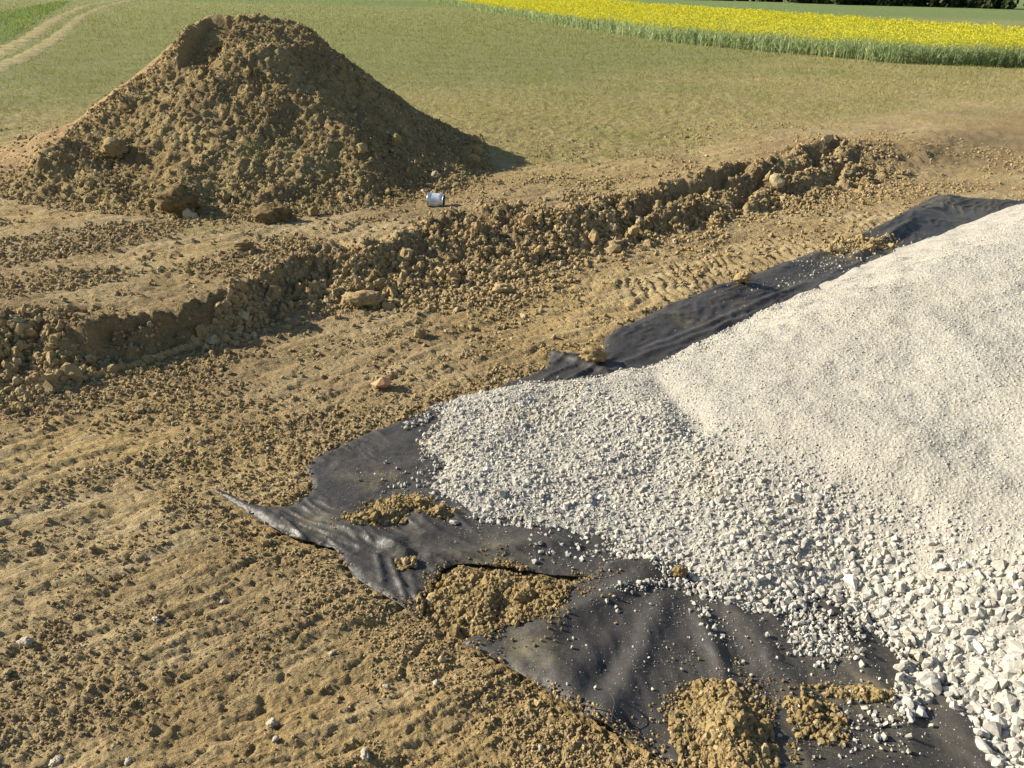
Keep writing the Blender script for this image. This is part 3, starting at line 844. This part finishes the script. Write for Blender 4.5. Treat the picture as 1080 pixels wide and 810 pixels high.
lone('soil_clod', (715, 608), .030, 'brown clay lump resting on pale gravel beside a white stone', 'clod', M_YCLOD, 3, (1, .9, .9), zf=lambda x, y: np.maximum(heap_z(x, y), top_z(x, y)))
lone('stone', (737, 612), .028, 'bright white stone beside a brown clay lump on the gravel edge', 'stone', M_STONE, 4, rough=False, zf=lambda x, y: np.maximum(heap_z(x, y), top_z(x, y)))
lone('soil_clod', (530, 308), .075, 'rounded clod lying alone on smooth clay below the bank', 'clod', M_CLOD, 5, (1, .9, .7))
lone('soil_clod', (384, 322), .10, 'widest flat clod at the foot of the scraped bank', 'clod', M_CLOD, 6, (1.2, .8, .65))
lone('soil_clod', (258, 264), .075, 'dark soil clod on the smooth strip between mound and bank', 'clod', M_MCLOD, 7)
MZ = lambda x, y: np.maximum(mound_h(x, y)[0], ground_z(x, y))
lone('soil_clod', (292, 232), .15, 'low dark earth lump at the mound foot, closer to the tin can', 'clod', M_SOD, 8, (1.15, .9, .95), sink=.45, zf=MZ)
lone('soil_clod', (190, 222), .15, 'taller dark earth lump standing out from the mound foot', 'clod', M_SOD, 10, (1.1, .9, 1.0), sink=.5, zf=MZ)
lone('soil_clod', (122, 165), .13, 'blocky clay clod part way up the flank of the mound', 'clod', M_CLOD, 11, (1, .9, .9), zf=lambda x, y: np.maximum(mound_h(x, y)[0], ground_z(x, y)))
n = NT('orange_stone', .85, .25)
n.bump(n.noise(60, 3), .4, .01)
M_ORANGE = n.col(n.mix(n.noise(20, 4), (0.52, 0.30, 0.15), (0.44, 0.27, 0.15)))
lone('stone', (403, 408), .075, 'smooth orange stone lying alone on the scraped clay', 'stone', M_ORANGE, 12, (1, .85, 1.0), rough=False)
n = NT('river_pebble', .7, .3)
n.bump(n.noise(60, 3), .25, .006)
M_PEB = n.col(n.mix(n.noise(25, 4), (0.33, 0.27, 0.185), (0.44, 0.385, 0.295)))
for i, (a, b, sz) in enumerate([(287, 764, .016), (290, 781, .012), (385, 798, .019), (28, 680, .028), (60, 804, .017), (135, 804, .013), (408, 726, .012), (236, 636, .012), (460, 722, .012), (165, 655, .015), (350, 690, .012), (570, 790, .012)]):
    lone('pebble', (a, b), sz, 'small pale rounded pebble pressed into the scraped clay', 'pebble', M_PEB, 20 + i, (1, .85, .75), rough=True, group='pale pebbles in the clay', yaw=i)
lone('stone', (479, 552), .024, 'white stone chip on the tail membrane next to yellow crumbs', 'stone', M_STONE, 40, rough=False)

# ------------------------------------------------------------------ clods and crumbs of the scraped ground
def outside(x, y, m=0.0):
    sd = np.maximum(np.maximum(sdf(SHEET_A, x, y), sdf(SHEET_B, x, y)), np.maximum(sdf(SHEET_C, x, y), sdf(TOE, x, y)))
    return sd < -m
def bank_scatter(n, s0, s1, pw):
    k = n * 4
    x = rng.uniform(-6, 6.5, k)
    yT = np.interp(x, bank_top[:, 0], bank_top[:, 1]); yF = np.interp(x, bank_foot[:, 0], bank_foot[:, 1])
    u = rng.normal(.35, .40, k)
    y = yF + (yT - yF) * u
    den = .25 + .75 * sst(-.15, .25, fbm(x * 1.2, y * 1.2, 2, 151)) 
    den = den * np.where(x > 1.0, .45, 1) * sst(5.6, 4.4, x)
    q = (rng.random(k) < den) & outside(x, y, .05) & (np.abs(x) < .85 * y + .5)
    x, y = x[q][:n], y[q][:n]
    s = s0 + (s1 - s0) * rng.random(len(x)) ** pw
    return np.stack([x, y, ground_z(x, y) + s * .2], 1), s
p, s = bank_scatter(200, .022, .08, 2.6)
singles('clod', ME_CLOD, p, s, ground)
cc_ = near_px([((-20, 392), (60, 398), 1.0, .12)], 26, 0)
ss_ = rng.uniform(.02, .045, len(cc_))
singles('clod', ME_CLOD, np.column_stack([cc_, ground_z(cc_[:, 0], cc_[:, 1]) + ss_ * .3]), ss_, ground)
p2, s2 = bank_scatter(26000, .004, .03, 3.0)
def field_scatter(n, s0, s1, pw):
    k = n * 5
    th = rng.uniform(-1.0, .75, k); r = 1.6 * (15 / 1.6) ** rng.random(k)
    x, y = r * np.sin(th), r * np.cos(th)
    a_ = x * STREAK[0] + y * STREAK[1]; b_ = -x * STREAK[1] + y * STREAK[0]
    m = fbm(a_ * .55, b_ * 1.1, 3, 55)
    den = (.05 + .95 * sst(-.05, -.40, m)) * (1 - .8 * pale_patch(x, y)) + .35 * sst(.1, .4, fbm(x * 2.2, y * 2.2, 2, 155))
    yg = np.interp(x, grass_line[:, 0], grass_line[:, 1])
    den = den * sst(1.25, .8, y / yg)
    # churned soil along the edge of the sheets
    sd = np.maximum(sdf(SHEET_A, x, y), sdf(SHEET_B, x, y))
    den = den + .8 * np.exp(-((sd + .12) / .10) ** 2)
    q = (rng.random(k) < den) & outside(x, y, -.035 * (s1 < .015)) & (outside(x, y, .0) | (rng.random(k) < .5) & (perlin(x * 4, y * 4, 157) > -.1)) & (sdf(TOE, x, y) < 0)
    x, y, r = x[q][:n], y[q][:n], r[q][:n]
    s = (s0 + (s1 - s0) * rng.random(len(x)) ** pw) * np.clip(r / 4, .6, 1.8)
    return np.stack([x, y, top_z(x, y) + s * .15], 1), s
p3, s3 = field_scatter(82000, .002, .013, 3.0)
P = np.concatenate([p2, p3]); S = np.concatenate([s2, s3])
pq, sq = field_scatter(8, .012, .018, 1)
proto = singles('clod', ME_CRUMB, pq, sq, ground)[:6]
tag(scatter('soil_crumbs', proto, P, S), 'dry clay crumbs strewn over the scraped ground and bank', 'soil crumbs', kind='stuff')
p, s = field_scatter(60, .016, .03, 1.5)
singles('clod', ME_CLOD, p, s, ground)

def thread(name, line, rad_, mat, label, cat, lift=.004):
    q = np.array([[*at(*p)[:2], 0] for p in line]); t = np.linspace(0, 1, len(q)); tt = np.linspace(0, 1, 16)
    c = np.stack([np.interp(tt, t, q[:, i]) for i in range(3)], 1)
    for _ in range(3): c[1:-1] = .25 * c[:-2] + .5 * c[1:-1] + .25 * c[2:]
    c[:, 2] = top_z(c[:, 0], c[:, 1]) + lift + rad_ + .010 * np.sin(tt * np.pi) * (lift > .005)
    cu = bpy.data.curves.new(name, 'CURVE'); cu.dimensions = '3D'; cu.bevel_depth = rad_; cu.bevel_resolution = 1
    sp = cu.splines.new('POLY'); sp.points.add(15)
    for i in range(16): sp.points[i].co = (*(c[i] - c[0]), 1)
    dg_o = bpy.data.objects.new(name, cu); COL.objects.link(dg_o)
    bpy.context.view_layer.update()
    me = bpy.data.meshes.new_from_object(dg_o.evaluated_get(bpy.context.evaluated_depsgraph_get()))
    bpy.data.objects.remove(dg_o); me.materials.clear(); me.materials.append(mat); me.name = name
    o = link(name, me, None, tuple(c[0])); return tag(o, label, cat)
n = NT('dry_stalk', .8, .2)
M_STALK = n.col(n.mix(n.noise(30, 2), (0.36, 0.30, 0.17), (0.28, 0.22, 0.12)))
thread('loose_thread', [(612, 758), (640, 772), (668, 790), (700, 812)], .002, M_SHEET, 'black frayed thread along the cut edge of the broad membrane', 'thread', .008)
thread('loose_thread', [(641, 752), (646, 764), (643, 778)], .0016, M_SHEET, 'short black thread curling up from the broad membrane edge', 'thread', .010)
thread('dry_stalk', [(872, 752), (886, 764)], .0022, M_STALK, 'short dry plant stalk among clay crumbs on the membrane', 'stalk')

# ------------------------------------------------------------------ tin can by the mound
def lathe(prof, n=28):
    a = np.linspace(0, 2 * np.pi, n, endpoint=False)
    v = np.array([[h, r * math.cos(t), r * math.sin(t)] for h, r in prof for t in a])
    f = [[i * n + j, i * n + (j + 1) % n, (i + 1) * n + (j + 1) % n, (i + 1) * n + j] for i in range(len(prof) - 1) for j in range(n)]
    return v, np.array(f)
n = NT('tin_metal', .32, .5); n.b.inputs['Metallic'].default_value = .85
M_TIN = n.col(n.mix(n.noise(40, 3), (0.62, 0.66, 0.70), (0.50, 0.53, 0.56)))
n = NT('tin_print', .35, .5)
M_BAND = n.col(n.mix(n.ramp(n.noise(25, 2), .45, .6), (0.42, 0.50, 0.56), (0.60, 0.64, 0.66)))
c = at(460, 217, FZ + .02)
cz = float(ground_z(np.array([c[0]]), np.array([c[1]]))[0])
CR, CL = .068, .078
can = bpy.data.objects.new('tin_can', None); COL.objects.link(can)
can.location = (c[0], c[1], cz + CR * .85); can.rotation_euler = (0.3, 0.05, -.12)
tag(can, 'silver blue tin can lying at the foot of the earth mound', 'can')
def canpart(name, prof, mat):
    v, f = lathe(prof); o = mesh_obj(name, v, f, mat, None); o.parent = can; return o
canpart('body', [(-CL, CR * .96), (-CL * .9, CR), (-CL * .55, CR), (-CL * .5, CR * .985), (CL * .5, CR * .985), (CL * .55, CR), (CL * .9, CR), (CL, CR * .96)], M_TIN)
canpart('printed_band', [(-CL * .5, CR * 1.004), (CL * .5, CR * 1.004)], M_BAND)
canpart('rim', [(-CL * 1.03, CR * .94), (-CL * 1.03, CR * 1.03), (-CL * .97, CR * 1.03), (-CL * .97, CR * .94)], M_TIN)
canpart('rim', [(CL * 1.03, CR * .94), (CL * 1.03, CR * 1.03), (CL * .97, CR * 1.03), (CL * .97, CR * .94)], M_TIN)
canpart('end_cap', [(-CL * .99, CR * .95), (-CL * .96, CR * .8), (-CL * .97, CR * .001)], M_TIN)

# ------------------------------------------------------------------ farm track
def strip(line, half, name):
    p = pts(line, FZ); q = [p[0]]
    for i in range(len(p) - 1):
        k = max(2, int(np.linalg.norm(p[i + 1] - p[i]) / .35))
        for j in range(1, k + 1): q.append(p[i] + (p[i + 1] - p[i]) * j / k)
    q = np.array(q)
    for _ in range(6): q[1:-1] = .25 * q[:-2] + .5 * q[1:-1] + .25 * q[2:]
    t = np.gradient(q, axis=0); t /= np.linalg.norm(t, axis=1)[:, None]
    nr = np.stack([t[:, 1], -t[:, 0]], 1)
    u = np.linspace(-1, 1, 7)
    w = half * (1 + .5 * fbm(q[:, 0] * 1.2, q[:, 1] * 1.2, 2, 161))
    V = q[:, None, :] + nr[:, None, :] * (u[None, :, None] * w[:, None, None])
    V = V.reshape(-1, 2)
    z = ground_z(V[:, 0], V[:, 1]) + .012 + .015 * np.tile(1 - u * u, len(q)) - .01 * np.tile(u ** 4, len(q))
    f = [[i * 7 + j, i * 7 + j + 1, (i + 1) * 7 + j + 1, (i + 1) * 7 + j] for i in range(len(q) - 1) for j in range(6)]
    return np.column_stack([V, z]), np.array(f)
n = NT('dry_track_soil', .95, .1)
c = n.mix(n.ramp(n.noise(2.5, 5, .7), .38, .62), (0.36, 0.29, 0.15), (0.20, 0.19, 0.075))
n.bump(n.noise(12, 4, .7), .6, .04)
M_TRACK = n.col(c)
va, fa = strip([(-120, 95), (-40, 72), (0, 57), (30, 40), (60, 20), (90, 6), (120, 1), (160, -3)], .30, 'a')
vb, fb = strip([(-120, 112), (-40, 88), (0, 71), (30, 58), (60, 40), (85, 18), (110, 7), (135, 1), (165, -2)], .27, 'b')
track = mesh_obj('dirt_track', np.concatenate([va, vb]), np.concatenate([fa, fb + len(va)]), M_TRACK)
tag(track, 'pair of pale wheel ruts curving across the grass field', kind='structure')

# ------------------------------------------------------------------ stubble and grass
near_e = pts([(380, -8), (440, 0), (490, 8), (582, 26), (700, 45), (760, 51), (940, 67), (1080, 72), (1300, 80)], FZ)
def blades(name, pos, h, w, mat, label, cat, lean=.5, rv=None):
    n_ = len(pos)
    a = rng.uniform(0, np.pi, n_); dx, dy = np.cos(a) * w, np.sin(a) * w
    lx, ly = rng.normal(0, lean, n_) * h, rng.normal(0, lean, n_) * h
    v = np.empty((n_, 3, 3))
    v[:, 0] = pos - np.stack([dx, dy, 0 * dx + .01], 1); v[:, 1] = pos + np.stack([dx, dy, 0 * dx - .01], 1)
    v[:, 2] = pos + np.stack([lx, ly, h], 1)
    o = mesh_obj(name, v.reshape(-1, 3), np.arange(n_ * 3).reshape(-1, 3), mat, rnd=np.repeat(rng.random(n_) if rv is None else rv, 3), smooth=False)
    return tag(o, label, cat, kind='stuff')
def grass_pts(n, r0, r1):
    k = n * 3
    th = rng.uniform(-.72, .72, k); r = r0 * (r1 / r0) ** rng.random(k)
    x, y = r * np.sin(th), r * np.cos(th)
    yg = np.interp(x, grass_line[:, 0], grass_line[:, 1])
    gd = (y - yg) / np.maximum(yg, 1) + 0.10 * fbm(x * .5, y * .5, 3, 71) + .05 * fbm(x * 3, y * 3, 2, 72)
    den = sst(-.16, .25, gd) * (.25 + .75 * sst(-.25, .25, fbm(x * 1.0, y * 1.0, 3, 171) + .25 * np.sin((x * .35 + y * .94) * 5.2 + perlin(x * .3, y * .3, 173) * 2)))
    q = (rng.random(k) < den) & (np.hypot(x - MC[0], y - MC[1]) > mound_R(np.arctan2(x - MC[0], MC[1] - y)) * .97)
    x, y, r = x[q][:n], y[q][:n], r[q][:n]
    return np.stack([x, y, ground_z(x, y)], 1), r
p, r = grass_pts(190000, 6.5, 110)
q = np.min([np.hypot(p[:, 0][:, None] - w[None, ::4, 0], p[:, 1][:, None] - w[None, ::4, 1]).min(1) for w in (va[3::7], vb[3::7])], 0) > .42
p, r = p[q], r[q]
q = (p[:, 0] < -6) | (p[:, 1] < np.interp(p[:, 0], *near_e[np.argsort(near_e[:, 0])].T))
p, r = p[q], r[q]
blades('stubble', p, rng.uniform(.015, .042, len(p)) * np.clip(r / 14, .9, 3), .004 * np.clip(r / 10, .8, 6), M_BLADE, 'short dry stubble and sprouting grass over the field', 'stubble', .6,
       rng.random(len(p)) * (1 - .75 * sst(0, .9, (p[:, 1] - np.interp(p[:, 0], grass_line[:, 0], grass_line[:, 1])) / np.interp(p[:, 0], grass_line[:, 0], grass_line[:, 1]) + .3 * fbm(p[:, 0] * .2, p[:, 1] * .2, 2, 81))))
# brighter crop at the head of the track
k = 40000
x = rng.uniform(LF[:, 0].min(), LF[:, 0].max(), k); y = rng.uniform(LF[:, 1].min(), LF[:, 1].max(), k)
q = (sdf(LF, x, y) > .1) & (np.abs(x) < .8 * y)
x, y = x[q], y[q]
blades('green_crop', np.stack([x, y, ground_z(x, y)], 1), rng.uniform(.06, .16, len(x)), .03, M_GREEN, 'bright green young crop left of the wheel ruts', 'crop', .5)
# weed tufts
def tuft(px, sz, nb, label, zf, mat=M_BLADE):
    c = at(*px, FZ)[:2]
    x, y = rng.normal(c[0], sz, nb), rng.normal(c[1], sz, nb)
    z = zf(x, y); n_ = nb
    h = rng.uniform(.03, .09, n_); a = rng.uniform(0, np.pi, n_); w = .005
    base = (c[0], c[1], float(z.mean()))
    pos = np.stack([x, y, z], 1); v = np.empty((n_, 3, 3)); d = np.stack([np.cos(a) * w, np.sin(a) * w, -.01 + 0 * a], 1)
    v[:, 0] = pos - d * np.array([1, 1, -1]); v[:, 1] = pos + d; v[:, 2] = pos + np.stack([rng.normal(0, .04, n_), rng.normal(0, .04, n_), h], 1)
    o = mesh_obj('weed_tuft', v.reshape(-1, 3), np.arange(n_ * 3).reshape(-1, 3), mat, smooth=False, loc=base, rnd=np.repeat(rng.random(n_) * .35, 3))
    return tag(o, label, 'weeds')
tuft((648, 166), .11, 90, 'patch of green weeds on the bare field edge beyond the bank', ground_z)
tuft((215, 246), .13, 60, 'thin green grass tuft on the strip between mound and bank', ground_z)
tuft((270, 200), .08, 60, 'green sprouts growing on the lump at the mound foot', lambda x, y: np.maximum(mound_h(x, y)[0], ground_z(x, y)))

# ------------------------------------------------------------------ rapeseed
RH = 0.84
far_e = pts([(480, -9.5), (560, -7), (660, 0), (700, 3), (850, 12), (1080, 26), (1300, 40)], FZ + RH)
RP = np.concatenate([near_e, far_e[::-1]])
k = 260000
lo, hi = RP.min(0), RP.max(0)
hi = np.minimum(hi, [60, 120]); 
x = rng.uniform(lo[0], hi[0], k); y = lo[1] + (hi[1] - lo[1]) * rng.random(k) ** 1.7
e = sdf(RP, x, y) + .12 * fbm(x * .9, y * .9, 2, 181)
q = (e > 0) & (np.abs(x) < .80 * y)
x, y, e = x[q], y[q], e[q]
yn = np.interp(x, *near_e[np.argsort(near_e[:, 0])].T)
dn = y - yn
q = rng.random(len(x)) < np.where(dn < 1.6, 1.0, .36)
x, y, dn = x[q][:17000], y[q][:17000], dn[q][:17000]
z = ground_z(x, y); n_ = len(x)
h = RH * rng.uniform(.80, 1.08, n_) * (0.90 + .12 * fbm(x * .4, y * .4, 2, 183))
dist = np.hypot(x, y)
# stems and leaves
V = []; 
for kk in range(6):
    a = rng.uniform(0, 2 * np.pi, n_); w = np.where(kk == 0, .012, .022) * np.clip(dist / 30, .8, 2)
    b0 = np.stack([x, y, z + (0 if kk == 0 else 1) * h * rng.uniform(.05, .6, n_)], 1)
    d = np.stack([np.cos(a) * w, np.sin(a) * w, 0 * a], 1)
    ln = np.where(kk == 0, h, h * .28)
    tip = b0 + np.stack([rng.normal(0, .05 if kk == 0 else .12, n_), rng.normal(0, .05 if kk == 0 else .12, n_), ln], 1)
    V.append(np.stack([b0 - d, b0 + d, tip], 1))
V = np.concatenate(V).reshape(-1, 3)
rape_s = mesh_obj('stems', V, np.arange(len(V)).reshape(-1, 3), M_RSTEM, smooth=False, rnd=np.repeat(rng.random(len(V) // 3), 3))
V = []
for kk in range(16):
    sz = rng.uniform(.008, .019, n_) * np.clip(dist / 26, .8, 2.6)
    ctr = np.stack([x + rng.normal(0, .09, n_), y + rng.normal(0, .09, n_), z + h * (1 - np.abs(rng.normal(0, .17, n_))) + .02], 1)
    sz = sz * np.where((dn < 1.0) & (rng.random(n_) < .6) | (rng.random(n_) < .4), .05, 1)
    Rm = rots(n_)
    tri = np.array([[-1, -.7, 0], [1, -.7, 0], [.8, .9, .25], [-.8, .9, -.25]])
    V.append(np.einsum('nij,kj->nki', Rm, tri) * sz[:, None, None] + ctr[:, None, :])
V = np.concatenate(V).reshape(-1, 3)
rape = mesh_obj('rapeseed_field', V, np.arange(len(V)).reshape(-1, 4), M_RFLOW, smooth=False, rnd=np.repeat(rng.random(len(V) // 4), 4))
tag(rape, 'strip of yellow flowering rapeseed with green stems across the field', 'rapeseed', kind='stuff')
rape_s.parent = rape
tag(rape_s, kind='stuff')

# ------------------------------------------------------------------ far trees
def tree(px, py, hgt, rad_, name, label, group, nleaf=900, trunk_r=.16):
    b = at(px, py, FZ); b = np.array([b[0], b[1], FZ])
    root = bpy.data.objects.new(name, None); COL.objects.link(root); root.location = b
    tag(root, label, 'tree', group)
    bm = bmesh.new()
    def limb(p0, p1, r0, r1, n=7):
        p0, p1 = Vector(p0), Vector(p1); q = (p1 - p0).to_track_quat('Z', 'Y')
        A = [bm.verts.new(p0 + q @ Vector((math.cos(t) * r0, math.sin(t) * r0, 0))) for t in np.linspace(0, 2 * np.pi, n, endpoint=False)]
        B = [bm.verts.new(p1 + q @ Vector((math.cos(t) * r1, math.sin(t) * r1, 0))) for t in np.linspace(0, 2 * np.pi, n, endpoint=False)]
        for i in range(n): bm.faces.new((A[i], A[(i + 1) % n], B[(i + 1) % n], B[i]))
    pr = Vector((0, 0, -.3)); tips = []
    for i in range(1, 5):
        nx = Vector((rng.normal(0, .15), rng.normal(0, .15), hgt * .8 * i / 4))
        limb(pr, nx, trunk_r * (1.3 - .25 * i), trunk_r * (1.05 - .25 * i) + .02); pr = nx
        for j in range(3):
            a = rng.uniform(0, 2 * np.pi); t = nx + Vector((math.cos(a), math.sin(a), rng.uniform(.2, .7))) * rad_ * rng.uniform(.5, .9)
            limb(nx, t, trunk_r * .4, .02, 5); tips.append(t)
    tips += [Vector((rng.normal(0, rad_ * .6), rng.normal(0, rad_ * .6), rng.uniform(.3, 1.6))) for _ in range(5)]
    me = bpy.data.meshes.new('trunk'); bm.to_mesh(me); bm.free(); me.materials.append(M_BARK)
    link('trunk', me, root)
    tp = np.array([t[:] for t in tips])
    ctr = tp[rng.integers(0, len(tp), nleaf)] + rng.normal(0, rad_ * .30, (nleaf, 3))
    ctr[:, 2] = np.abs(ctr[:, 2])
    Rm = rots(nleaf); q = np.array([[-1, -.6, 0], [1, -.6, 0], [.7, .7, .2], [-.7, .7, -.2]]) * .34
    V = (np.einsum('nij,kj->nki', Rm, q) * rng.uniform(.6, 1.4, nleaf)[:, None, None] + ctr[:, None, :]).reshape(-1, 3)
    o = mesh_obj('crown', V, np.arange(len(V)).reshape(-1, 4), M_LEAF, smooth=False, rnd=np.repeat(rng.random(nleaf), 4))
    o.parent = root
    return root
for i in range(17):
    px = 838 + i * 14.5 + rng.uniform(-4, 4)
    if px > 1062: px += 40
    tree(px, 3.5 + (px - 838) * .024 + rng.uniform(-.6, .8), rng.uniform(6, 9), rng.uniform(1.6, 2.4), 'far_tree',
         'dark tree in the distant row behind the green field', 'far tree row', 1400)
for i in range(9):
    px = 705 + i * 16 + rng.uniform(-4, 4)
    tree(px, -.8 + (px - 705) * .026, rng.uniform(2.0, 3.0), rng.uniform(1.3, 1.9), 'hedge_shrub', 'low green shrub in the hedge running on from the far trees', 'far hedge shrubs', 700, .06)
